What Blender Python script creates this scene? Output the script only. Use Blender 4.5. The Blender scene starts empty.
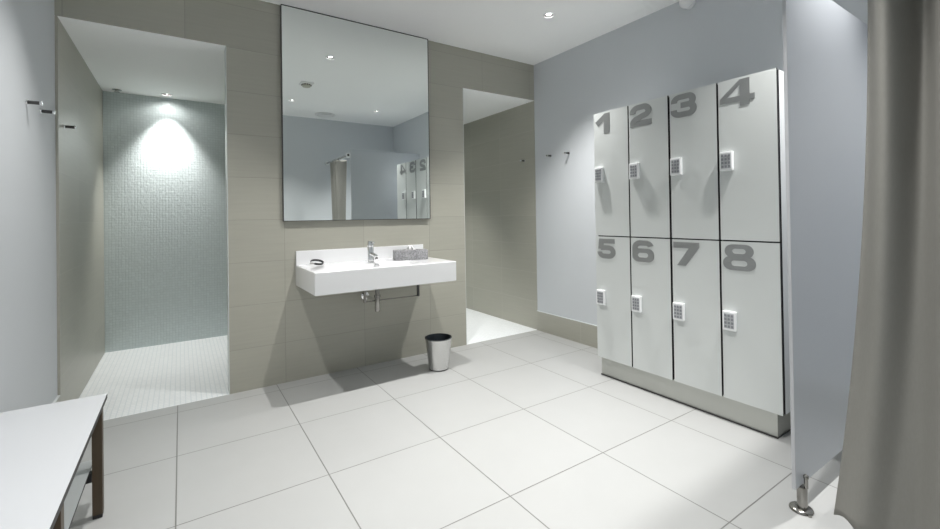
import bpy, bmesh, math, random
from mathutils import Vector, Matrix
random.seed(7)
PI = math.pi
S = bpy.context.scene
COL = S.collection

# ------------------------------------------------------------------ helpers
def tag(o, label=None, cat=None, group=None, kind=None):
    if label: o['label'] = label
    if cat: o['category'] = cat
    if group: o['group'] = group
    if kind: o['kind'] = kind
    return o

def obj(name, bm, mats, parent=None, smooth=False, loc=None):
    me = bpy.data.meshes.new(name)
    bmesh.ops.recalc_face_normals(bm, faces=bm.faces[:])
    bm.to_mesh(me); bm.free()
    if not isinstance(mats, (list, tuple)): mats = [mats]
    for m in mats: me.materials.append(m)
    if smooth:
        me.polygons.foreach_set('use_smooth', [True]*len(me.polygons))
        try: me.set_sharp_from_angle(angle=math.radians(40))
        except Exception: pass
    o = bpy.data.objects.new(name, me); COL.objects.link(o)
    if loc is not None: o.location = loc
    if parent is not None: o.parent = parent
    return o

def thing(name, loc, label, cat, group=None, rot=(0,0,0)):
    o = bpy.data.objects.new(name, None); COL.objects.link(o)
    o.empty_display_size = .05
    o.location = loc; o.rotation_euler = rot
    return tag(o, label, cat, group)

def copy_tree(o, parent=None):
    c = o.copy(); COL.objects.link(c)
    if parent is not None: c.parent = parent
    for ch in list(o.children): copy_tree(ch, c)
    return c

def B(): return bmesh.new()

def box(bm, x0, x1, y0, y1, z0, z1, mi=0, bev=0, seg=2):
    t = bmesh.new()
    bmesh.ops.create_cube(t, size=1)
    bmesh.ops.scale(t, vec=(x1-x0, y1-y0, z1-z0), verts=t.verts)
    bmesh.ops.translate(t, vec=((x0+x1)/2, (y0+y1)/2, (z0+z1)/2), verts=t.verts)
    if bev: bmesh.ops.bevel(t, geom=t.edges[:], offset=bev, segments=seg, affect='EDGES', profile=.5)
    for f in t.faces: f.material_index = mi
    me = bpy.data.meshes.new('tmp'); t.to_mesh(me); t.free()
    bm.from_mesh(me); bpy.data.meshes.remove(me)
    return bm

def lathe(bm, prof, seg=40, mi=0, center=(0,0,0), axis='Z', close=True):
    """prof = list of (r, h) revolved about axis."""
    c = Vector(center)
    def P(r, h, a):
        x, y = r*math.cos(a), r*math.sin(a)
        if axis == 'Z': return c + Vector((x, y, h))
        if axis == 'X': return c + Vector((h, x, y))
        return c + Vector((x, h, y))
    rings = []
    for r, h in prof:
        if r < 1e-6: rings.append([bm.verts.new(P(0, h, 0))])
        else: rings.append([bm.verts.new(P(r, h, 2*PI*k/seg)) for k in range(seg)])
    for a, b in zip(rings, rings[1:]):
        for k in range(seg):
            n = (k+1) % seg
            if len(a) == 1 and len(b) == 1: continue
            if len(a) == 1: f = bm.faces.new((a[0], b[n], b[k]))
            elif len(b) == 1: f = bm.faces.new((a[k], a[n], b[0]))
            else: f = bm.faces.new((a[k], a[n], b[n], b[k]))
            f.material_index = mi
    return bm

def tube(bm, pts, r, seg=14, mi=0, caps=True):
    pts = [Vector(p) for p in pts]
    rings = []
    up = Vector((0, 0, 1))
    n = len(pts)
    prevu = None
    for i, p in enumerate(pts):
        d = (pts[min(i+1, n-1)] - pts[max(i-1, 0)]).normalized()
        if prevu is None:
            u = d.cross(up if abs(d.z) < .9 else Vector((1, 0, 0))).normalized()
        else:
            u = (prevu - d*prevu.dot(d)).normalized()
        prevu = u
        v = d.cross(u)
        rr = r[i] if isinstance(r, (list, tuple)) else r
        rings.append([bm.verts.new(p + (u*math.cos(2*PI*k/seg) + v*math.sin(2*PI*k/seg))*rr) for k in range(seg)])
    for a, b in zip(rings, rings[1:]):
        for k in range(seg):
            f = bm.faces.new((a[k], a[(k+1) % seg], b[(k+1) % seg], b[k])); f.material_index = mi
    if caps:
        f = bm.faces.new(rings[0][::-1]); f.material_index = mi
        f = bm.faces.new(rings[-1]); f.material_index = mi
    return bm

def prism(bm, poly, axis, a, b, mi=0):
    """poly of 2-D points extruded along axis from a to b."""
    def P(p, h):
        if axis == 'Y': return Vector((p[0], h, p[1]))
        if axis == 'X': return Vector((h, p[0], p[1]))
        return Vector((p[0], p[1], h))
    A = [bm.verts.new(P(p, a)) for p in poly]
    C = [bm.verts.new(P(p, b)) for p in poly]
    fs = [bm.faces.new(A), bm.faces.new(C[::-1])]
    n = len(poly)
    for k in range(n): fs.append(bm.faces.new((A[k], C[k], C[(k+1) % n], A[(k+1) % n])))
    for f in fs: f.material_index = mi
    return bm

# ------------------------------------------------------------------ materials
def mat(name, col, rough=.5, metal=0., spec=.5, noise=None, bump=None, coat=0.):
    m = bpy.data.materials.new(name); m.use_nodes = True
    nt = m.node_tree; p = nt.nodes['Principled BSDF']
    p.inputs['Base Color'].default_value = (*col, 1)
    p.inputs['Roughness'].default_value = rough
    p.inputs['Metallic'].default_value = metal
    p.inputs['Specular IOR Level'].default_value = spec
    p.inputs['Coat Weight'].default_value = coat
    tc = nt.nodes.new('ShaderNodeTexCoord')
    if noise:
        scale, amt = noise[0], noise[1]
        mp = nt.nodes.new('ShaderNodeMapping'); mp.inputs['Scale'].default_value = noise[2] if len(noise) > 2 else (1, 1, 1)
        nt.links.new(tc.outputs['Object'], mp.inputs['Vector'])
        n = nt.nodes.new('ShaderNodeTexNoise'); n.inputs['Scale'].default_value = scale; n.inputs['Detail'].default_value = 5
        nt.links.new(mp.outputs[0], n.inputs['Vector'])
        mx = nt.nodes.new('ShaderNodeMix'); mx.data_type = 'RGBA'
        mx.inputs['A'].default_value = (*[c*(1-amt) for c in col], 1)
        mx.inputs['B'].default_value = (*[min(1, c*(1+amt)) for c in col], 1)
        nt.links.new(n.outputs['Fac'], mx.inputs['Factor']); nt.links.new(mx.outputs['Result'], p.inputs['Base Color'])
    if bump:
        n2 = nt.nodes.new('ShaderNodeTexNoise'); n2.inputs['Scale'].default_value = bump[0]; n2.inputs['Detail'].default_value = 4
        nt.links.new(tc.outputs['Object'], n2.inputs['Vector'])
        b = nt.nodes.new('ShaderNodeBump'); b.inputs['Strength'].default_value = bump[1]; b.inputs['Distance'].default_value = .002
        nt.links.new(n2.outputs['Fac'], b.inputs['Height']); nt.links.new(b.outputs[0], p.inputs['Normal'])
    return m

def tile_mat(name, U, V, u0, su, v0, sv, col, grout, gw, rough=.4, var=.04, streak=None, relief=0., spec=.5, streak_amt=.05, gout=1.):
    """Square-set tiles on a plane: U, V are the axes (0,1,2) of object space."""
    m = bpy.data.materials.new(name); m.use_nodes = True
    nt = m.node_tree; L = nt.links; p = nt.nodes['Principled BSDF']
    p.inputs['Roughness'].default_value = rough
    p.inputs['Specular IOR Level'].default_value = spec
    tc = nt.nodes.new('ShaderNodeTexCoord'); sp = nt.nodes.new('ShaderNodeSeparateXYZ')
    L.new(tc.outputs['Object'], sp.inputs[0])
    def M(op, a, b=None, c=None):
        n = nt.nodes.new('ShaderNodeMath'); n.operation = op
        for i, x in enumerate((a, b, c)):
            if x is None: continue
            if isinstance(x, (int, float)): n.inputs[i].default_value = x
            else: L.new(x, n.inputs[i])
        return n.outputs[0]
    def axis(i, o, s):
        t = M('DIVIDE', M('SUBTRACT', sp.outputs[i], o), s)
        fl = M('FLOOR', t); fr = M('SUBTRACT', t, fl)
        d = M('MULTIPLY', M('MINIMUM', fr, M('SUBTRACT', 1., fr)), s)
        return fl, d
    fu, du = axis(U, u0, su); fv, dv = axis(V, v0, sv)
    d = M('MINIMUM', du, dv)
    mask = nt.nodes.new('ShaderNodeMapRange'); mask.inputs[1].default_value = gw*.35; mask.inputs[2].default_value = gw*.65
    L.new(d, mask.inputs[0])
    cb = nt.nodes.new('ShaderNodeCombineXYZ'); L.new(fu, cb.inputs[0]); L.new(fv, cb.inputs[1])
    wn = nt.nodes.new('ShaderNodeTexWhiteNoise'); wn.noise_dimensions = '3D'; L.new(cb.outputs[0], wn.inputs['Vector'])
    f = M('MULTIPLY_ADD', M('SUBTRACT', wn.outputs['Value'], .5), 2*var, 1.)
    if streak:
        mp = nt.nodes.new('ShaderNodeMapping'); mp.inputs['Scale'].default_value = streak
        L.new(tc.outputs['Object'], mp.inputs[0])
        ns = nt.nodes.new('ShaderNodeTexNoise'); ns.inputs['Scale'].default_value = 1.; ns.inputs['Detail'].default_value = 6
        L.new(mp.outputs[0], ns.inputs['Vector'])
        f = M('ADD', f, M('MULTIPLY', M('SUBTRACT', ns.outputs['Fac'], .5), 2*streak_amt))
    hsv = nt.nodes.new('ShaderNodeVectorMath'); hsv.operation = 'SCALE'
    hsv.inputs[0].default_value = col; L.new(f, hsv.inputs['Scale'])
    mx = nt.nodes.new('ShaderNodeMix'); mx.data_type = 'RGBA'
    mx.inputs['A'].default_value = (*grout, 1)
    L.new(mask.outputs[0], mx.inputs['Factor']); L.new(hsv.outputs[0], mx.inputs['B'])
    L.new(mx.outputs['Result'], p.inputs['Base Color'])
    bp = nt.nodes.new('ShaderNodeBump'); bp.inputs['Strength'].default_value = .6; bp.inputs['Distance'].default_value = .0012
    h = mask.outputs[0]
    if relief:
        nz = nt.nodes.new('ShaderNodeTexNoise'); nz.inputs['Scale'].default_value = 46.; nz.inputs['Detail'].default_value = 2
        L.new(tc.outputs['Object'], nz.inputs['Vector'])
        h = M('ADD', M('MULTIPLY', h, .5), M('ADD', M('MULTIPLY', nz.outputs['Fac'], relief), M('MULTIPLY', wn.outputs['Value'], relief*.4)))
        bp.inputs['Distance'].default_value = .004
    L.new(h, bp.inputs['Height']); L.new(bp.outputs[0], p.inputs['Normal'])
    return m

STONE = (.395, .388, .333); SGROUT = (.325, .318, .275)
M_wallback = tile_mat('stone_wall_tile', 0, 2, -3.065, .6, -.006, .3, STONE, SGROUT, .004, .42, .035, (3, 3, 60), streak_amt=.07)
M_wallside = tile_mat('stone_side_tile', 1, 2, .0, .6, -.006, .3, STONE, (.45, .44, .39), .004, .36, .035, (3, 3, 60), streak_amt=.07)
M_floor = tile_mat('porcelain_floor_tile', 0, 1, -3.1235, .5945, -.736, .608, (.41, .415, .41), (.18, .18, .17), .0050, .38, .012, (5, 5, 5), streak_amt=.03)
M_mosaic = tile_mat('glass_mosaic_wall', 0, 2, -3.68, .024, 0, .024, (.62, .69, .695), (.54, .61, .615), .003, .22, .035, relief=.8)
M_mosfloor = tile_mat('white_floor_mosaic', 0, 1, -3.68, .030, 0, .030, (.86, .88, .885), (.73, .77, .79), .006, .35, .03)
M_paint = mat('white_wall_paint', (.60, .625, .65), .75, noise=(3, .012), bump=(180, .06))
M_ceil = mat('white_ceiling_paint', (.95, .955, .95), .85, noise=(2, .01))
M_shceil = mat('white_shower_ceiling_paint', (.92, .93, .925), .8, noise=(2, .01))
M_ceramic = mat('white_ceramic', (.80, .805, .815), .14, coat=.4, noise=(8, .006))
M_chrome = mat('chrome', (.82, .83, .84), .08, 1., noise=(20, .02))
M_steel = mat('brushed_steel', (.66, .66, .65), .26, 1., noise=(30, .05, (1, 1, .05)))
M_dsteel = mat('dark_polished_steel', (.34, .33, .31), .2, 1., noise=(30, .04))
M_black = mat('black_plastic', (.018, .018, .02), .35, noise=(40, .1))
M_dark = mat('dark_anodised_edge', (.05, .05, .05), .4, noise=(40, .1))
M_door = mat('white_laminate', (.64, .665, .655), .28, noise=(4, .01))
M_side = mat('white_laminate_carcass', (.72, .74, .75), .35, noise=(4, .01))
M_edge = mat('black_laminate_core', (.012, .012, .013), .45, noise=(40, .1))
M_plinth = mat('plinth_aluminium', (.50, .51, .48), .32, .75, noise=(5, .05))
M_num = mat('brushed_metal_numeral', (.38, .39, .39), .42, .8, noise=(60, .05, (1, 1, 4)))
M_pad = mat('white_lock_plastic', (.86, .87, .88), .3, noise=(20, .01))
M_key = mat('grey_keypad', (.50, .51, .53), .45, noise=(20, .03))
M_btn = mat('dark_grey_button', (.25, .26, .28), .4, noise=(20, .05))
M_bench = mat('bench_white_laminate', (.66, .675, .70), .22, noise=(4, .008))
M_leg = mat('bronze_brown_leg', (.085, .060, .037), .42, .2, noise=(14, .18, (4, 4, .6)))
M_panel = mat('partition_laminate', (.50, .527, .565), .35, noise=(4, .01))
M_paneledge = mat('partition_edge', (.5, .51, .53), .35, noise=(10, .01))
M_curtain = mat('taupe_curtain_cloth', (.27, .265, .245), .9, spec=.15, noise=(160, .06, (1, 1, .3)), bump=(420, .25))
M_rail = mat('white_rail', (.8, .81, .82), .3, noise=(10, .01))
M_tissue = mat('white_tissue', (.86, .86, .86), .9, noise=(20, .02))
M_trim = mat('white_lamp_trim', (.82, .82, .82), .35, noise=(10, .01))
M_jamb = mat('pale_jamb_trim', (.62, .65, .64), .35, noise=(10, .02))

def granite():
    m = mat('speckled_grey_board', (.2, .2, .205), .5)
    nt = m.node_tree; p = nt.nodes['Principled BSDF']
    tc = nt.nodes.new('ShaderNodeTexCoord')
    v = nt.nodes.new('ShaderNodeTexVoronoi'); v.inputs['Scale'].default_value = 140
    nt.links.new(tc.outputs['Object'], v.inputs['Vector'])
    r = nt.nodes.new('ShaderNodeValToRGB')
    r.color_ramp.elements[0].color = (.13, .13, .14, 1); r.color_ramp.elements[1].color = (.36, .36, .37, 1)
    nt.links.new(v.outputs['Color'], r.inputs['Fac']); nt.links.new(r.outputs[0], p.inputs['Base Color'])
    return m
M_granite = granite()

def mirror_mat():
    m = mat('silvered_mirror', (.88, .92, .90), .0, 1., noise=(1, .002))
    return m
M_mirror = mirror_mat()

def emis(name, col, s):
    m = bpy.data.materials.new(name); m.use_nodes = True; nt = m.node_tree
    p = nt.nodes['Principled BSDF']; p.inputs['Base Color'].default_value = (*col, 1)
    n = nt.nodes.new('ShaderNodeTexNoise'); n.inputs['Scale'].default_value = 2
    mr = nt.nodes.new('ShaderNodeMapRange'); mr.inputs[3].default_value = s*.95; mr.inputs[4].default_value = s*1.05
    nt.links.new(n.outputs['Fac'], mr.inputs[0])
    p.inputs['Emission Color'].default_value = (*col, 1); nt.links.new(mr.outputs[0], p.inputs['Emission Strength'])
    return m
M_bulb = emis('lamp_glow', (1, .985, .95), 14)

# ------------------------------------------------------------------ dimensions
ZC = 2.771            # ceiling
XL = -3.697           # left wall
YR = -3.70            # rear wall
XJ = -2.826           # right jamb of the left shower opening
XP = -.889            # left jamb of the right shower opening
ZO = 2.40             # head of the openings
SB = 1.76             # back of the showers
WT = .11              # thickness of the tiled wall
ROOM_LAMPS = [(-3.06, -.93), (-1.865, -.93), (-.67, -.93), (-3.06, -2.765), (-1.855, -2.755), (-.67, -2.765)]
SHOWER_LAMPS = [(-3.197, 1.61), (-.75, 1.20)]

def struct(name, bm, m, smooth=False):
    o = obj(name, bm, m, smooth=smooth); o['kind'] = 'structure'; return o

# ------------------------------------------------------------------ room shell
bm = B(); box(bm, XL-.12, .12, YR-.12, 0.0, -.10, 0); struct('floor', bm, M_floor)
bm = B(); box(bm, XL-.12, -1.95, 0.0, SB+.1, -.10, 0); struct('floor_shower_left', bm, M_mosfloor)
bm = B(); box(bm, -1.95, .12, 0.0, SB+.1, -.10, 0); struct('floor_shower_right', bm, M_mosfloor)

def holes(o, spots, z0, z1, r):
    c = B()
    for x, y in spots:
        lathe(c, [(0, z0), (r, z0), (r, z1), (0, z1)], 40, 0, (x, y, 0))
    co = obj('cutter', c, M_ceil)
    md = o.modifiers.new('cut', 'BOOLEAN'); md.object = co; md.operation = 'DIFFERENCE'; md.solver = 'EXACT'
    dg = bpy.context.evaluated_depsgraph_get(); dg.update()
    me = bpy.data.meshes.new_from_object(o.evaluated_get(dg))
    o.modifiers.clear(); old = o.data; o.data = me
    bpy.data.objects.remove(co)

bm = B(); box(bm, XL-.12, .12, YR-.12, 0.0, ZC, ZC+.12); ce = struct('ceiling', bm, M_ceil)
holes(ce, ROOM_LAMPS, ZC-.05, ZC+.065, .0385)
bm = B(); box(bm, XL-.12, .12, WT, SB+.1, ZO-.003, ZO+.14); cs = struct('ceiling_shower', bm, M_shceil)
holes(cs, SHOWER_LAMPS, ZO-.05, ZO+.065, .0385)

bm = B(); prism(bm, [(XL, ZO), (XJ, ZO), (XJ, 0), (XP, 0), (XP, ZO), (0, ZO), (0, ZC), (XL, ZC)], 'Y', 0, WT)
struct('wall_back', bm, M_wallback)
bm = B(); box(bm, XL-.12, XL, YR, 0, 0, ZC); struct('wall_left', bm, M_paint)
bm = B(); box(bm, 0, .12, YR, 0, 0, ZC); struct('wall_right', bm, M_paint)
bm = B(); box(bm, XL-.12, .12, YR-.12, YR, 0, ZC); struct('wall_rear', bm, M_paint)
bm = B(); box(bm, XL-.12, XL+.012, .002, SB, 0, ZO-.003); struct('wall_shower_left', bm, M_wallside)
bm = B(); box(bm, -.004, .12, .002, SB, 0, ZO-.003); struct('wall_shower_right', bm, M_wallside)
bm = B(); box(bm, XL-.12, -1.95, SB, SB+.1, 0, ZO-.003); struct('wall_shower_back_left', bm, M_mosaic)
bm = B(); box(bm, -1.95, .12, SB, SB+.1, 0, ZO-.003); struct('wall_shower_back_right', bm, M_mosaic)
bm = B(); box(bm, -2.0, -1.9, WT, SB, 0, ZO-.003); struct('wall_shower_divider', bm, M_wallside)
# tiled skirting with a thin pale top strip
for nm, xa, xb, ya, yb in (('baseboard_left', XL, XL+.012, YR, 0), ('baseboard_right', -.012, 0, YR, 0), ('baseboard_rear', XL+.012, -.012, YR, YR+.012)):
    bm = B(); box(bm, xa, xb, ya, yb, 0, .196); box(bm, xa, xb, ya, yb, .196, .201, 1)
    struct(nm, bm, [M_wallside if nm != 'baseboard_rear' else M_wallback, M_jamb])
# metal edging of the openings (return of the wall)
bm = B(); box(bm, XJ-.004, XJ, 0.0005, WT, 0, ZO); struct('trim_1', bm, M_jamb)
bm = B(); box(bm, XL+.012, XJ-.004, .0005, WT, ZO-.003, ZO); struct('trim_2', bm, M_shceil)
bm = B(); box(bm, XP, XP+.004, 0.0005, WT, 0, ZO); struct('trim_3', bm, M_jamb)
bm = B(); box(bm, XP+.004, -.004, .0005, WT, ZO-.003, ZO); struct('trim_4', bm, M_shceil)

# ------------------------------------------------------------------ downlights
def downlight_parts(root):
    bm = B(); lathe(bm, [(.0385, -.0005), (.0385, -.004), (.047, -.005), (.0485, -.003), (.0485, 0), (.0385, 0)], 40)
    obj('trim_ring', bm, M_trim, root, True)
    bm = B(); lathe(bm, [(.0375, -.001), (.036, .02), (.030, .055), (0, .055), (0, .058), (.0375, .058), (.0375, -.001)], 40)
    obj('baffle', bm, M_black, root, True)
    bm = B(); lathe(bm, [(0, .006), (.012, .0065), (.021, .011), (.024, .02), (.02, .045), (0, .05)], 32)
    obj('bulb', bm, M_bulb, root, True)
proto = thing('ceiling_downlight', (*ROOM_LAMPS[2], ZC), 'recessed round ceiling spotlight lit in the corner near the lockers, the one seen directly', 'ceiling light', 'recessed ceiling spotlights')
downlight_parts(proto)
LB = {0: 'recessed round ceiling spotlight in front of the left shower opening',
      1: 'recessed ceiling spotlight over the washbasin, highest and largest of the three seen in the mirror',
      3: 'recessed round ceiling spotlight above the end of the bench, out of the picture',
      4: 'recessed ceiling spotlight seen at the left edge of the mirror, lowest on that side',
      5: 'recessed ceiling spotlight over the curtained cubicle, rightmost of those seen in the mirror'}
for i, t in LB.items():
    c = copy_tree(proto); c.location = (*ROOM_LAMPS[i], ZC); c['label'] = t
c = copy_tree(proto); c.location = (*SHOWER_LAMPS[0], ZO-.003); c['label'] = 'recessed spotlight in the left shower ceiling above the mosaic wall'
c = copy_tree(proto); c.location = (*SHOWER_LAMPS[1], ZO-.003); c['label'] = 'recessed spotlight in the ceiling of the right shower, hidden behind the tiled wall'

def spot(name, x, y, z, e, size, blend, rad=.022, col=(1, .985, .96)):
    d = bpy.data.lights.new(name, 'SPOT'); d.energy = e; d.spot_size = math.radians(size); d.spot_blend = blend
    d.shadow_soft_size = rad; d.color = col
    o = bpy.data.objects.new(name, d); COL.objects.link(o); o.location = (x, y, z)
    return o
EN = [92, 128, 165, 88, 124, 165]
for (x, y), e in zip(ROOM_LAMPS, EN): spot('spotlight', x, y, ZC-.012, e, 96, 1.)
for (x, y), e in zip(SHOWER_LAMPS, (112, 122)): 
    spot('spotlight', x, y, ZO-.016, e, 76, 1.)
    spot('spotlight_spill', x, y, ZO-.016, e*.022, 165, .6)

# ------------------------------------------------------------------ ceiling fittings
t = thing('sprinkler_head', (-3.572, 1.641, ZO-.003), 'small round fitting in the left corner of the left shower ceiling', 'sprinkler')
bm = B(); lathe(bm, [(0, -.0008), (.036, -.0008), (.036, -.004), (.014, -.008), (.012, -.02), (.022, -.022), (.022, -.025), (0, -.025)], 28); obj('sprinkler_body', bm, M_steel, t, True)

t = thing('smoke_detector', (-1.87, -1.89, ZC), 'pale square smoke detector on the ceiling, seen in the mirror between the spotlights', 'smoke detector')
bm = B(); box(bm, -.07, .07, -.07, .07, -.018, 0, 0, .005); obj('base_plate', bm, M_trim, t)
bm = B(); lathe(bm, [(0, -.018), (.05, -.018), (.052, -.03), (.042, -.046), (0, -.048)], 32); obj('sensor_dome', bm, mat('beige_plastic', (.50, .50, .42), .5, noise=(10, .03)), t, True)
bm = B()
for k in range(12):
    a = k*PI/6; box(bm, .0505*math.cos(a)-.006, .0505*math.cos(a)+.006, .0505*math.sin(a)-.006, .0505*math.sin(a)+.006, -.030, -.020)
obj('vent_slots', bm, M_black, t)

t = thing('air_vent', (-1.26, -3.35, ZC), 'round white ceiling air vent, seen in the mirror near the rear wall', 'air vent')
bm = B(); lathe(bm, [(0, -.001), (.14, -.001), (.15, -.006), (.148, -.012), (.125, -.016), (.12, -.006), (0, -.006)], 48); obj('outer_ring', bm, M_trim, t, True)
bm = B(); lathe(bm, [(0, -.028), (.085, -.028), (.098, -.022), (.085, -.014), (0, -.014)], 48); lathe(bm, [(0, -.002), (.012, -.002), (.012, -.015), (0, -.015)], 16); obj('center_disc', bm, M_trim, t, True)

t = thing('security_camera', (0, -1.69, 2.722), 'small white ball camera on the right wall just under the ceiling', 'camera')
bm = B(); lathe(bm, [(0, 0), (.042, 0), (.042, -.012), (.034, -.02), (0, -.02)], 32, axis='X'); obj('wall_mount', bm, M_trim, t, True)
bm = B(); bmesh.ops.create_uvsphere(bm, u_segments=32, v_segments=20, radius=.046); bmesh.ops.translate(bm, vec=(-.052, 0, -.002), verts=bm.verts); obj('ball_housing', bm, M_trim, t, True)
bm = B(); lathe(bm, [(0, 0), (.017, 0), (.019, .006), (.019, .012), (0, .012)], 24)
bmesh.ops.transform(bm, matrix=Matrix.Translation((-.083, -.004, .020)) @ Vector((-.80, -.10, .55)).to_track_quat('Z', 'Y').to_matrix().to_4x4(), verts=bm.verts)
obj('lens', bm, M_black, t, True)

# ------------------------------------------------------------------ mirror
MX0, MX1, MZ0, MZ1 = -2.476, -1.266, 1.180, ZC-.003
t = thing('wall_mirror', ((MX0+MX1)/2, 0, MZ0), 'large frameless mirror on the tiled wall above the washbasin, reaching the ceiling', 'mirror')
mx, mz = (MX0+MX1)/2, MZ0
bm = B(); box(bm, MX0+.004-mx, MX1-.004-mx, -.030, -.004, .004, MZ1-MZ0-.006); obj('mirror_glass', bm, M_mirror, t)
w = (MX1-MX0)/2; h = MZ1-MZ0
bm = B(); box(bm, -w, -w+.004, -.0305, -.0005, 0, h); box(bm, w-.005, w, -.032, -.0005, 0, h); box(bm, -w+.004, w-.005, -.0305, -.0005, 0, .004); box(bm, -w+.004, w-.005, -.0315, -.0005, h-.006, h)
obj('edge_frame', bm, M_dark, t)

# ------------------------------------------------------------------ washbasin
BX0, BX1, BY, BZ0, BZ1 = -2.391, -1.331, -.560, .702, .853
t = thing('washbasin', ((BX0+BX1)/2, 0, BZ0), 'wide white rectangular washbasin with a low upstand, hung on the tiled wall', 'washbasin')
cx = (BX0+BX1)/2
def LW(x, y, z): return (x-cx, y, z-BZ0)
# body: block with a bowl recess in the top
bm = B()
W2 = (BX1-BX0)/2; H = BZ1-BZ0
def rrect(x0, x1, y0, y1, r, z, n=6):
    out = []
    for (px, py, a0) in ((x1-r, y1-r, 0), (x0+r, y1-r, PI/2), (x0+r, y0+r, PI), (x1-r, y0+r, 3*PI/2)):
        for k in range(n+1):
            a = a0 + PI/2*k/n; out.append(Vector((px+r*math.cos(a), py+r*math.sin(a), z)))
    return out
loops = [rrect(-W2+.004, W2-.004, BY+.004, -.001, .004, 0), rrect(-W2, W2, BY, -.0005, .006, .004), rrect(-W2, W2, BY, -.0005, .006, H-.004), rrect(-W2+.004, W2-.004, BY+.004, -.001, .004, H),
         rrect(-.27, .27, BY+.045, -.262, .035, H), rrect(-.265, .265, BY+.05, -.267, .035, H-.006), rrect(-.25, .25, BY+.065, -.279, .04, H-.075), rrect(-.22, .22, BY+.10, -.305, .04, H-.088)]
vs = [[bm.verts.new(p) for p in l] for l in loops]
for a, b in zip(vs, vs[1:]):
    n = len(a)
    for k in range(n): bm.faces.new((a[k], a[(k+1) % n], b[(k+1) % n], b[k]))
bm.faces.new(vs[0][::-1]); bm.faces.new(vs[-1])
obj('basin_body', bm, M_ceramic, t, True)
bm = B(); box(bm, -W2+.002, W2-.006, -.022, -.0008, H-.002, H+.105, 0, .003); obj('upstand', bm, M_ceramic, t)
bm = B(); lathe(bm, [(0, 0), (.022, 0), (.022, -.003), (.015, -.004), (.0, -.002)], 28, axis='Y', center=(0, -.268, H-.026))
obj('overflow_ring', bm, M_chrome, t, True)
bm = B(); lathe(bm, [(0, H-.082), (.03, H-.082), (.032, H-.086), (.032, H-.089), (0, H-.089)], 28, center=(0, -.40, 0)); obj('drain', bm, M_chrome, t, True)
# faucet with sub-parts
FY = -.185; FX = -.016
bm = B(); lathe(bm, [(0, 0), (.029, 0), (.029, .006), (.024, .010), (.024, .118), (.023, .121), (0, .121)], 32, center=(FX, FY, H)); fa = obj('faucet', bm, M_chrome, t, True)
bm = B(); tube(bm, [(FX, FY-.012, H+.066), (FX, FY-.07, H+.060), (FX, FY-.115, H+.054), (FX, FY-.124, H+.048)], [.016, .0145, .0135, .012], 18); obj('spout', bm, M_chrome, fa, True)
bm = B(); tube(bm, [(FX, FY-.118, H+.046), (FX, FY-.120, H+.034)], .0105, 18); obj('aerator', bm, M_dsteel, fa, True)
bm = B(); lathe(bm, [(.0235, .121), (.025, .125), (.025, .155), (.022, .163), (0, .164)], 32, center=(FX, FY, H)); box(bm, FX-.008, FX+.008, FY-.075, FY-.01, H+.150, H+.159, 0, .003); obj('lever', bm, M_chrome, fa, True)
# bottle trap
bm = B(); lathe(bm, [(0, -.215), (.017, -.215), (.0195, -.209), (.0195, -.11), (.024, -.108), (.024, -.09), (.016, -.088), (.016, -.03), (.022, -.028), (.022, 0), (0, 0)], 26, center=(0, -.27, 0)); tr = obj('bottle_trap', bm, M_dsteel, t, True)
bm = B(); tube(bm, [(0, -.255, -.135), (0, -.03, -.135)], .013, 16); lathe(bm, [(.013, -.001), (.032, -.001), (.032, -.008), (.013, -.012)], 26, axis='Y', center=(0, 0, -.135)); obj('waste_pipe', bm, M_chrome, tr, True)
bm = B(); tube(bm, [(-.06, -.245, -.003), (-.06, -.245, -.05)], .0135, 14); tube(bm, [(-.06, -.245, -.04), (-.11, -.245, -.04)], .011, 14); obj('supply_valve', bm, M_chrome, t, True)
# towel rail under the basin
bm = B(); tube(bm, [(-.092, -.255, -.136), (.352, -.255, -.136)], .0042, 10); ra = obj('towel_rail', bm, M_dsteel, t, True)
for sx in (-.092, .352):
    bm = B(); box(bm, sx-.0085, sx+.0085, -.264, -.246, -.142, 0, 0, .002); obj('rail_post', bm, M_dark if sx > 0 else M_dsteel, ra)

# ------------------------------------------------------------------ things on the washbasin
t = thing('tissue_box', (-1.540, -.185, BZ1+.0006), 'speckled grey stone-look tissue box on the right end of the washbasin', 'tissue box', rot=(0, 0, math.radians(-17)))
bm = B()
ol = rrect(-.136, .136, -.064, .064, .014, 0); n = len(ol)
il = rrect(-.065, .065, -.022, .022, .018, .078)
z = [Vector((p.x*.99, p.y*.99, 0)) for p in ol], [Vector((p.x, p.y, .003)) for p in ol], [Vector((p.x, p.y, .074)) for p in ol], [Vector((p.x*.985, p.y*.97, .078)) for p in ol], il, [Vector((p.x, p.y, .05)) for p in il]
vs = [[bm.verts.new(p) for p in l] for l in z]
for a, b in zip(vs, vs[1:]):
    for k in range(n): bm.faces.new((a[k], a[(k+1) % n], b[(k+1) % n], b[k]))
bm.faces.new(vs[0][::-1]); bm.faces.new(vs[-1])
obj('box_body', bm, M_granite, t, True)
bm = B()
rows = []
for i in range(9):
    f = i/8
    row = []
    for k in range(15):
        u = k/14 - .5
        wd = .125*(1-.42*f) ; x = u*wd + .008*math.sin(f*5+u*3) + .012*f
        y = .017*math.sin(u*13+f*2.2)*(1-.3*f) + .006*math.sin(u*29)
        zz = .052 + f*.066*(1-1.25*abs(u+.12)**1.3) + .004*math.sin(u*20)
        row.append(bm.verts.new((x, y, zz)))
    rows.append(row)
for a, b in zip(rows, rows[1:]):
    for k in range(14): bm.faces.new((a[k], a[k+1], b[k+1], b[k]))
ti = obj('tissue', bm, M_tissue, t, True); sd = ti.modifiers.new('thickness', 'SOLIDIFY'); sd.thickness = .0016; tag(ti, 'white tissue pulled up from the box')

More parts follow.
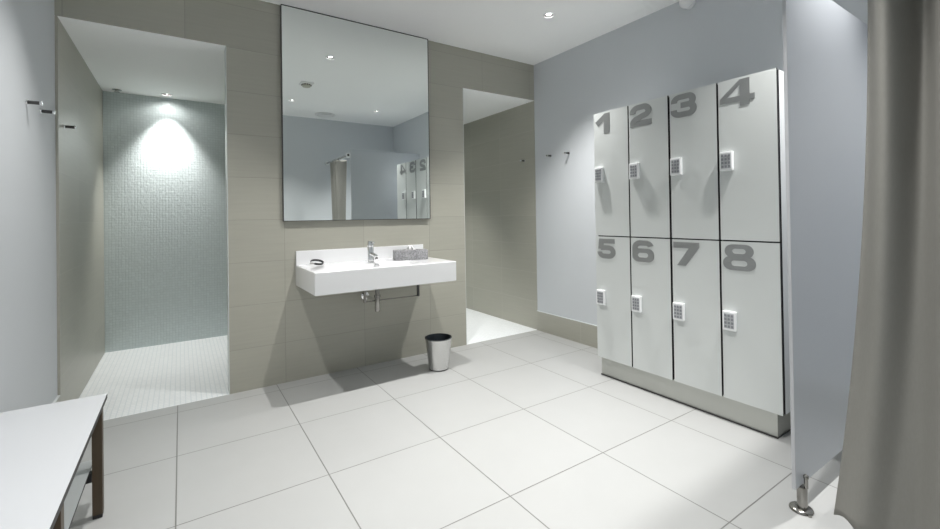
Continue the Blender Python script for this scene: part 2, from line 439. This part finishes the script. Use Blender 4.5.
t = thing('wristwatch', (-2.262, -.105, BZ1+.0142), 'small black curved band with a silver face, lying on the left end of the washbasin', 'wristwatch', rot=(math.radians(19), 0, math.radians(28)))
bm = B()
# C-shaped band standing on its side
prev = None
for k in range(25):
    a = math.radians(-150 + 290*k/24)
    c, s_ = math.cos(a), math.sin(a)
    q = [bm.verts.new(((.040+dr)*c*1.15, (.040+dr)*s_*.95, zz)) for dr, zz in ((0, .001), (.004, .001), (.004, .016), (0, .016))]
    if prev:
        for j in range(4): bm.faces.new((prev[j], prev[(j+1) % 4], q[(j+1) % 4], q[j]))
    else: bm.faces.new(q)
    prev = q
bm.faces.new(prev[::-1])
obj('strap', bm, M_black, t, True)
bm = B(); lathe(bm, [(0, 0), (.017, 0), (.0185, .003), (.0185, .007), (.015, .009), (0, .009)], 28, center=(-.052, -.010, .0005)); obj('watch_case', bm, M_steel, t, True)

# ------------------------------------------------------------------ waste bin
t = thing('waste_bin', (-1.412, -.405, 0), 'brushed steel waste bin with dark interior standing on the floor below the washbasin', 'bin')
bm = B(); lathe(bm, [(0, .010), (.079, .010), (.080, .014), (.1045, .240), (.1045, .244), (.1005, .244), (.1005, .238)], 56); obj('bin_shell', bm, M_steel, t, True)
bm = B(); lathe(bm, [(0, 0), (.073, 0), (.0775, .004), (.0785, .012), (.074, .014), (0, .014)], 48); obj('base_ring', bm, M_black, t, True)
bm = B(); lathe(bm, [(0, .020), (.076, .020), (.0995, .238), (.106, .2445), (.1075, .247), (.1055, .250), (.1005, .2495), (.0985, .243), (.073, .022), (0, .022)], 56); obj('inner_liner', bm, mat('dark_blue_black_liner', (.016, .022, .027), .3, noise=(30, .1)), t, True)

# ------------------------------------------------------------------ coat hooks
def hook(loc, d, label):
    t = thing('coat_hook', loc, label, 'coat hook', 'coat hooks on the walls', rot=(0, 0, 0 if d > 0 else PI))
    bm = B(); lathe(bm, [(0, -.002), (.013, -.002), (.013, .004), (.0115, .006), (0, .006)], 24, axis='X'); obj('wall_rose', bm, M_chrome, t, True)
    bm = B(); lathe(bm, [(.0, .005), (.0085, .005), (.0085, .048), (0, .048)], 20, axis='X'); obj('peg', bm, M_dark, t, True)
    bm = B(); lathe(bm, [(0, .047), (.0105, .047), (.0112, .049), (.0112, .054), (.0100, .056), (0, .056)], 20, axis='X'); obj('peg_tip', bm, M_chrome, t, True)
    return t
hook((XL, -.575, 1.766), 1, 'dark peg hook on the left white wall, further from the shower')
hook((XL, -.325, 1.775), 1, 'dark peg hook on the left white wall, beside the shower edge')
hook((XL+.012, .155, 1.782), 1, 'dark peg hook on the left side wall of the left shower')
hook((-.004, .165, 1.785), -1, 'dark peg hook on the tiled side wall in the right shower')
hook((0, -.235, 1.790), -1, 'peg hook on the right white wall, nearer to the right shower')
hook((0, -.480, 1.786), -1, 'peg hook on the right white wall, nearer to the lockers')

# ------------------------------------------------------------------ lockers
LX = -.509            # front of the doors
LY0, LW_, LZ0, LZM, LZ1 = -1.2205, .3018, .139, 1.0377, 1.948
def arc(cx_, cy_, rx, ry, a0, a1, n=9):
    return [(cx_+rx*math.cos(math.radians(a0+(a1-a0)*k/n)), cy_+ry*math.sin(math.radians(a0+(a1-a0)*k/n))) for k in range(n+1)]
PIECE = [0]
def step(th):
    PIECE[0] += 1
    return th + .0003*(PIECE[0] % 5)
def ribbon(bm, path, h, sx, sz, th):
    """Flat stroke of half width h along a 2-D path."""
    p = [Vector(q) for q in path]; out = []
    clean = [p[0]]
    for q in p[1:]:
        if (q-clean[-1]).length > 1e-4: clean.append(q)
    p = clean
    for i in range(len(p)):
        d0 = (p[i]-p[i-1]).normalized() if i else (p[1]-p[0]).normalized()
        d1 = (p[i+1]-p[i]).normalized() if i < len(p)-1 else d0
        n0 = Vector((-d0.y, d0.x)); n1 = Vector((-d1.y, d1.x)); m_ = (n0+n1).normalized()
        k = h/max(.45, m_.dot(n0))
        out.append((p[i]+m_*k, p[i]-m_*k))
    solid(bm, [[a, b] for a, b in out], sx, sz, th)
def solid(bm, strip, sx, sz, th):
    th = step(th)
    F = [[bm.verts.new((-th, -q.x*sx, q.y*sz)) for q in r] for r in strip]
    K = [[bm.verts.new((0, -q.x*sx, q.y*sz)) for q in r] for r in strip]
    for i in range(len(F)-1):
        bm.faces.new((F[i][0], F[i][1], F[i+1][1], F[i+1][0]))
        bm.faces.new((K[i][0], K[i+1][0], K[i+1][1], K[i][1]))
        for j in (0, 1): bm.faces.new((F[i][j], F[i+1][j], K[i+1][j], K[i][j]))
    for i in (0, -1): bm.faces.new((F[i][0], F[i][1], K[i][1], K[i][0]))
def loop8(bm, x0, x1, y0, y1, tx, ty, sx, sz, th):
    o = rrect(x0, x1, y0, y1, min((y1-y0)*.48, .27), 0, 8)
    i = rrect(x0+tx, x1-tx, y0+ty, y1-ty, min((y1-y0-2*ty)*.48, .12), 0, 8)
    st = [[Vector((a.x, a.y)), Vector((b.x, b.y))] for a, b in zip(o, i)]
    solid(bm, st+st[:1], sx, sz, th)
def poly(bm, pts, sx, sz, th):
    th = step(th)
    F = [bm.verts.new((-th, -x*sx, y*sz)) for x, y in pts]; K = [bm.verts.new((0, -x*sx, y*sz)) for x, y in pts]
    bm.faces.new(F); bm.faces.new(K[::-1]); n = len(pts)
    for k in range(n): bm.faces.new((F[k], F[(k+1) % n], K[(k+1) % n], K[k]))
def digit(n, sz=.145):
    bm = B(); th = .0012; h = .128
    w = {1: .128, 2: .165, 3: .168, 4: .182, 5: .164, 6: .166, 7: .165, 8: .172}[n]
    if n == 1:
        poly(bm, [(.60, 0), (1, 0), (1, 1), (.66, 1), (0, .63), (.20, .40), (.60, .64)], w, sz, th)
    elif n == 2:
        s = w/.95
        ribbon(bm, [(.128, .60)]+arc(.36, .665, .232, .207, 180, 90)+arc(.60, .665, .222, .207, 90, -55, 12)+[(.52, .44), (.36, .37)]+arc(.36, .15, .225, .215, 100, 172, 6), h, s, sz, th)
        poly(bm, [(0, 0), (.95, 0), (.95, .25), (0, .25)], s, sz, th)
    elif n == 3:
        s = w/.98
        ribbon(bm, [(.128, .65)]+arc(.34, .70, .21, .175, 180, 90)+arc(.66, .695, .165, .180, 90, -90, 12)+[(.38, .515)], .118, s, sz, th)
        ribbon(bm, [(.38, .515)]+arc(.66, .32, .19, .195, 90, -90, 12)+arc(.34, .30, .225, .175, 270, 180)+[(.115, .36)], .118, s, sz, th)
    elif n == 4:
        for pts in ([(.58, 1), (.86, 1), (.86, .80), (.585, .80), (.20, .38), (0, .38)], [(0, .38), (.585, .38), (.585, .17), (0, .17)],
                    [(.585, .80), (.86, .80), (.86, .0), (.585, .0)], [(.86, .38), (1, .38), (1, .17), (.86, .17)]):
            poly(bm, pts, w, sz, th)
    elif n == 5:
        s = w/.95
        poly(bm, [(.10, 1), (.90, 1), (.90, .77), (.34, .77), (.33, .48), (.05, .48)], s, sz, th)
        ribbon(bm, [(.18, .53), (.40, .555)]+arc(.60, .34, .222, .21, 85, -90, 12)+arc(.35, .33, .225, .202, 270, 185)+[(.125, .34)], .122, s, sz, th)
    elif n == 6:
        s = w/.95
        loop8(bm, 0, .95, 0, .62, .255, .20, s, sz, th)
        ribbon(bm, [(.128, .33), (.128, .60)]+arc(.37, .655, .242, .222, 180, 90)+arc(.60, .70, .215, .177, 90, 10), .122, s, sz, th)
    elif n == 7:
        poly(bm, [(0, 1), (1, 1), (1, .80), (.48, 0), (.14, 0), (.60, .745), (0, .745)], w, sz, th)
    elif n == 8:
        loop8(bm, 0, 1, 0, .545, .255, .165, w, sz, th)
        loop8(bm, .06, .94, .475, 1, .235, .165, w, sz, th)
    return bm

def pad_meshes():
    bm = B(); box(bm, -.024, 0, -.070, 0, 0, .108, 0, .004); a = bm
    bm = B(); box(bm, -.0252, -.0235, -.063, -.010, .013, .097)
    for r in range(4):
        for c in range(3):
            y = -.0185 - c*.018; zz = .0235 + r*.0205
            box(bm, -.0275, -.025, y-.0065, y+.0065, zz-.0068, zz+.0068, 1, .001, 1)
    return a, bm
LBL = ['white two-door locker column numbered 1 over 5, farthest from the grey partition', 'white two-door locker column numbered 2 over 6',
       'white two-door locker column numbered 3 over 7', 'white two-door locker column numbered 4 over 8, right beside the grey partition']
GAP = [.006, .010, .014, .011]
pa, pb = pad_meshes()
pad0 = None
for k in range(4):
    yl = LY0 - k*LW_; yr = yl - LW_
    t = thing('locker_column', (0, (yl+yr)/2, LZ0), LBL[k], 'locker', 'numbered lockers on the right wall')
    def loc(x, y, z): return (x, y-(yl+yr)/2, z-LZ0)
    bm = B()
    x0, x1 = LX+.030, -.0135
    a, b = yr-(yl+yr)/2+.0006, yl-(yl+yr)/2-.0006
    hh = LZ1-LZ0
    box(bm, x0, x1, a, a+.016, 0, hh-.004); box(bm, x0, x1, b-.016, b, 0, hh-.004)
    box(bm, x0, x1, a+.016, b-.016, 0, .016); box(bm, x0, x1, a+.016, b-.016, hh-.02, hh-.004)
    box(bm, x0, x1, a+.016, b-.016, LZM-LZ0-.008, LZM-LZ0+.008); box(bm, x1-.006, x1, a+.016, b-.016, .016, hh-.02)
    bm.normal_update()
    for f in bm.faces:
        if f.normal.x < -.9: f.material_index = 1
    obj('carcass', bm, [M_side, M_edge], t)
    for lo in (0, 1):
        z0, z1 = (LZM+.004, LZ1) if not lo else (LZ0, LZM-.004)
        g0 = GAP[k]*.5 if k else 0.; g1 = 0. if k == 3 else GAP[(k+1) % 4]*.5
        bm = B()
        box(bm, LX, LX+.0142, yr+g1-(yl+yr)/2, yl-g0-(yl+yr)/2, z0-LZ0, z1-LZ0, 1)
        for f in bm.faces:
            if abs(f.normal.x) > .9: f.material_index = 0
        d = obj('door', bm, [M_door, M_edge], t)
        n = k+1+4*lo
        num = obj('number', digit(n), M_num, d); num.location = (LX-.0004, yl-.016-(yl+yr)/2, (1.790 if not lo else .873)-LZ0)
        tag(num, 'grey metal numeral %d' % n)
        if pad0 is None:
            p0 = obj('keypad_lock', pa, M_pad, d); q0 = obj('keypad', pb, [M_key, M_btn], d); pad0 = (p0, q0)
            tag(p0, 'white plastic combination lock'); tag(q0, 'grey keypad with twelve buttons')
            P_ = [p0, q0]
        else:
            P_ = []
            for o in pad0:
                c = o.copy(); COL.objects.link(c); c.parent = d; P_.append(c)
        for o in P_: o.location = (LX-.0004, yl-.0165-(yl+yr)/2, (1.434 if not lo else .532)-LZ0)
LYE = LY0-4*LW_
# one continuous plinth below the columns
t = thing('locker_plinth', (0, (LY0+LYE)/2, 0), 'low metal plinth on the floor under the row of lockers', 'plinth')
bm = B(); my = (LY0+LYE)/2
box(bm, -.479, -.0135, LYE+.038-my, LY0-.012-my, .006, LZ0-.001); obj('plinth_body', bm, M_plinth, t)
bm = B(); box(bm, -.486, -.0135, LYE+.035-my, LY0-.008-my, 0.0003, .006); obj('floor_seal', bm, M_dark, t)

# ------------------------------------------------------------------ cubicle partition
PY0, PY1, PXE, PZ0, PZ1 = -2.692, -2.681, -1.096, .105, 2.165
t = thing('partition_panel', (PXE, PY0, 0), 'tall pale grey cubicle partition panel standing on a steel foot beside the lockers', 'partition')
bm = B(); box(bm, .003, -PXE-.0125, 0, PY1-PY0, PZ0, PZ1); obj('panel', bm, M_panel, t)
bm = B(); box(bm, 0, .003, -.001, PY1-PY0+.0005, PZ0, PZ1); obj('edge_strip', bm, M_paneledge, t)
FXX = .066
yc = (PY1-PY0)/2
bm = B(); lathe(bm, [(0, .0004), (.040, .0004), (.0415, .003), (.040, .008), (.034, .012), (.020, .014), (0, .014)], 36, center=(FXX, yc, 0)); ft = obj('foot_plate', bm, M_dsteel, t, True)
bm = B(); lathe(bm, [(0, .012), (0.0180, .012), (.0180, .094), (.0165, .098), (0, .098)], 30, center=(FXX, yc-.004, 0)); obj('foot_sleeve', bm, M_dsteel, ft, True)
bm = B(); lathe(bm, [(0, .096), (.0075, .096), (.0075, .132), (.0092, .134), (.0092, .144), (.005, .149), (0, .150)], 22, center=(FXX, yc-.018, 0)); obj('foot_bolt', bm, M_dsteel, ft, True)
bm = B(); lathe(bm, [(0, .0), (.0075, .0), (.0075, .008), (0, .008)], 16, center=(FXX-.022, yc-.036, .0004)); obj('foot_screw', bm, M_dsteel, ft, True)

# ------------------------------------------------------------------ curtain rail and curtain
t = thing('curtain_rail', (-1.145, PY0, 2.075), 'white round curtain rail running from the partition to the rear wall', 'curtain rail')
bm = B(); tube(bm, [(0, .055, 0), (0, YR-PY0+.012, 0)], .0135, 22)
obj('rail_tube', bm, M_steel, t, True)
bm = B(); lathe(bm, [(.0140, .030), (.030, .030), (.032, .034), (.032, .050), (.030, .054), (.0140, .054)], 28, axis='Y'); obj('end_bracket', bm, M_rail, t, True)
bm = B(); lathe(bm, [(0, .053), (.0160, .053), (.0175, .058), (.013, .064), (0, .065)], 20, axis='Y'); obj('end_cap', bm, M_black, t, True)
bm = B(); lathe(bm, [(0, YR-PY0+.0004), (.034, YR-PY0+.0004), (.034, YR-PY0+.012), (.018, YR-PY0+.016), (0, YR-PY0+.016)], 28, axis='Y'); obj('wall_flange', bm, M_rail, t, True)
bm = B(); box(bm, -.012, .034, -.002, .030, -.030, -.0155, 0, .002); obj('panel_clamp', bm, M_rail, t)

for k in range(6):
    y = -2.945-PY0 - .03 - k*.058
    bm = B(); n = 28
    bmp = [(0+.0225*math.cos(2*PI*i/n), y, -.0058+.0225*math.sin(2*PI*i/n)) for i in range(n+1)]
    tube(bm, bmp, .0022, 8, caps=False); obj('curtain_ring', bm, M_chrome, t, True)

t = thing('shower_curtain', (-1.135, PY0, 0), 'taupe cloth curtain gathered in deep folds, hanging at the right edge', 'curtain')
NU, NZ = 260, 60
bm = B(); grid = []
def curtain_pt(s, z):
    f = z/2.04                                  # 0 hem, 1 top
    g = max(0., 1-f)
    ya = -2.934 + .122*g**2.2                   # left edge leans out towards the hem
    yb = -3.285 + .02*g
    ph = s*2.5*2*PI
    y = ya + (yb-ya)*s
    amp = .012 + .060*min(1, f)**1.15
    x = -.008 + amp*math.cos(ph) - .008*math.sin(ph*.5+.7+f)*g - .012*math.sin(2*ph+2*g)*g*s
    return (x, y-PY0, z)
ZH = .098
for j in range(NZ+1):
    z_ = ZH + (2.043-ZH)*j/NZ
    grid.append([bm.verts.new(curtain_pt(i/NU, z_ + (.012*math.sin(i/NU*23) if j == 0 else 0))) for i in range(NU+1)])
for a, b in zip(grid, grid[1:]):
    for i in range(NU): bm.faces.new((a[i], a[i+1], b[i+1], b[i]))
cu = obj('curtain_cloth', bm, M_curtain, t, True)
sd = cu.modifiers.new('thickness', 'SOLIDIFY'); sd.thickness = .0025
# ------------------------------------------------------------------ bench
BXR, BYF, BYN, BZT = -3.370, -.953, -2.66, .450
t = thing('bench', (BXR, BYF, 0), 'white-topped bench on brown legs with a lower shelf, along the left wall', 'bench')
bm = B(); box(bm, XL+.001-BXR, 0, BYN-BYF, 0, BZT-.020, BZT, 1)
for f in bm.faces:
    if abs(f.normal.z) > .9: f.material_index = 0
obj('seat_top', bm, [M_bench, M_edge], t)
bm = B(); box(bm, XL+.04-BXR, -.041, BYN+.10-BYF, -1.00-BYF, .186, .196, 1)
for f in bm.faces:
    if abs(f.normal.z) > .9: f.material_index = 0
obj('lower_shelf', bm, [mat('shelf_laminate', (.68, .71, .71), .12, noise=(4, .01)), M_edge], t)
for y in (-1.072, -1.800, -2.52):
    for x in (-.0165, XL+.06-BXR):
        bm = B(); box(bm, x-.0165, x+.0165, y-.038-BYF, y-BYF, .014, BZT-.0205, 0, .0015)
        lg = obj('leg', bm, M_leg, t)
        bm = B(); box(bm, x-.0155, x+.0155, y-.039-BYF, y+.001-BYF, .0003, .014, 0, .002); obj('leg_foot', bm, M_black, lg)
    bm = B(); box(bm, XL+.0775-BXR, -.034, y-.036-BYF, y-.006-BYF, .150, .1855); obj('crossbar', bm, M_black, t)

# ------------------------------------------------------------------ camera, world, view
R_ = Vector((0.8327414, -0.55346203, -0.01488399)); U_ = Vector((0.00827809, -0.01443355, 0.99986156)); F_ = Vector((0.55360024, 0.83274933, 0.0074378))
cd = bpy.data.cameras.new('camera'); cam = bpy.data.objects.new('camera', cd); COL.objects.link(cam)
cam.matrix_world = Matrix(((R_.x, U_.x, -F_.x, -3.0959847), (R_.y, U_.y, -F_.y, -3.42966822), (R_.z, U_.z, -F_.z, 1.2), (0, 0, 0, 1)))
cd.sensor_fit = 'HORIZONTAL'; cd.sensor_width = 36; cd.lens = 436.42/940*36
cd.shift_x = (470-471.06)/940; cd.shift_y = (212.64-264.5)/940
cd.clip_start = .01; cd.clip_end = 50
S.camera = cam
wd = bpy.data.worlds.new('world'); S.world = wd; wd.use_nodes = True
wd.node_tree.nodes['Background'].inputs[0].default_value = (.05, .05, .05, 1)
vs_ = S.view_settings; vs_.view_transform = 'Standard'; vs_.look = 'None'; vs_.gamma = 1; vs_.use_curve_mapping = False
vs_.exposure = .36
S.cycles.max_bounces = 14; S.cycles.diffuse_bounces = 10; S.cycles.glossy_bounces = 6
S.cycles.caustics_reflective = False; S.cycles.sample_clamp_indirect = 6
try: S.cycles.use_denoising = True
except Exception: pass
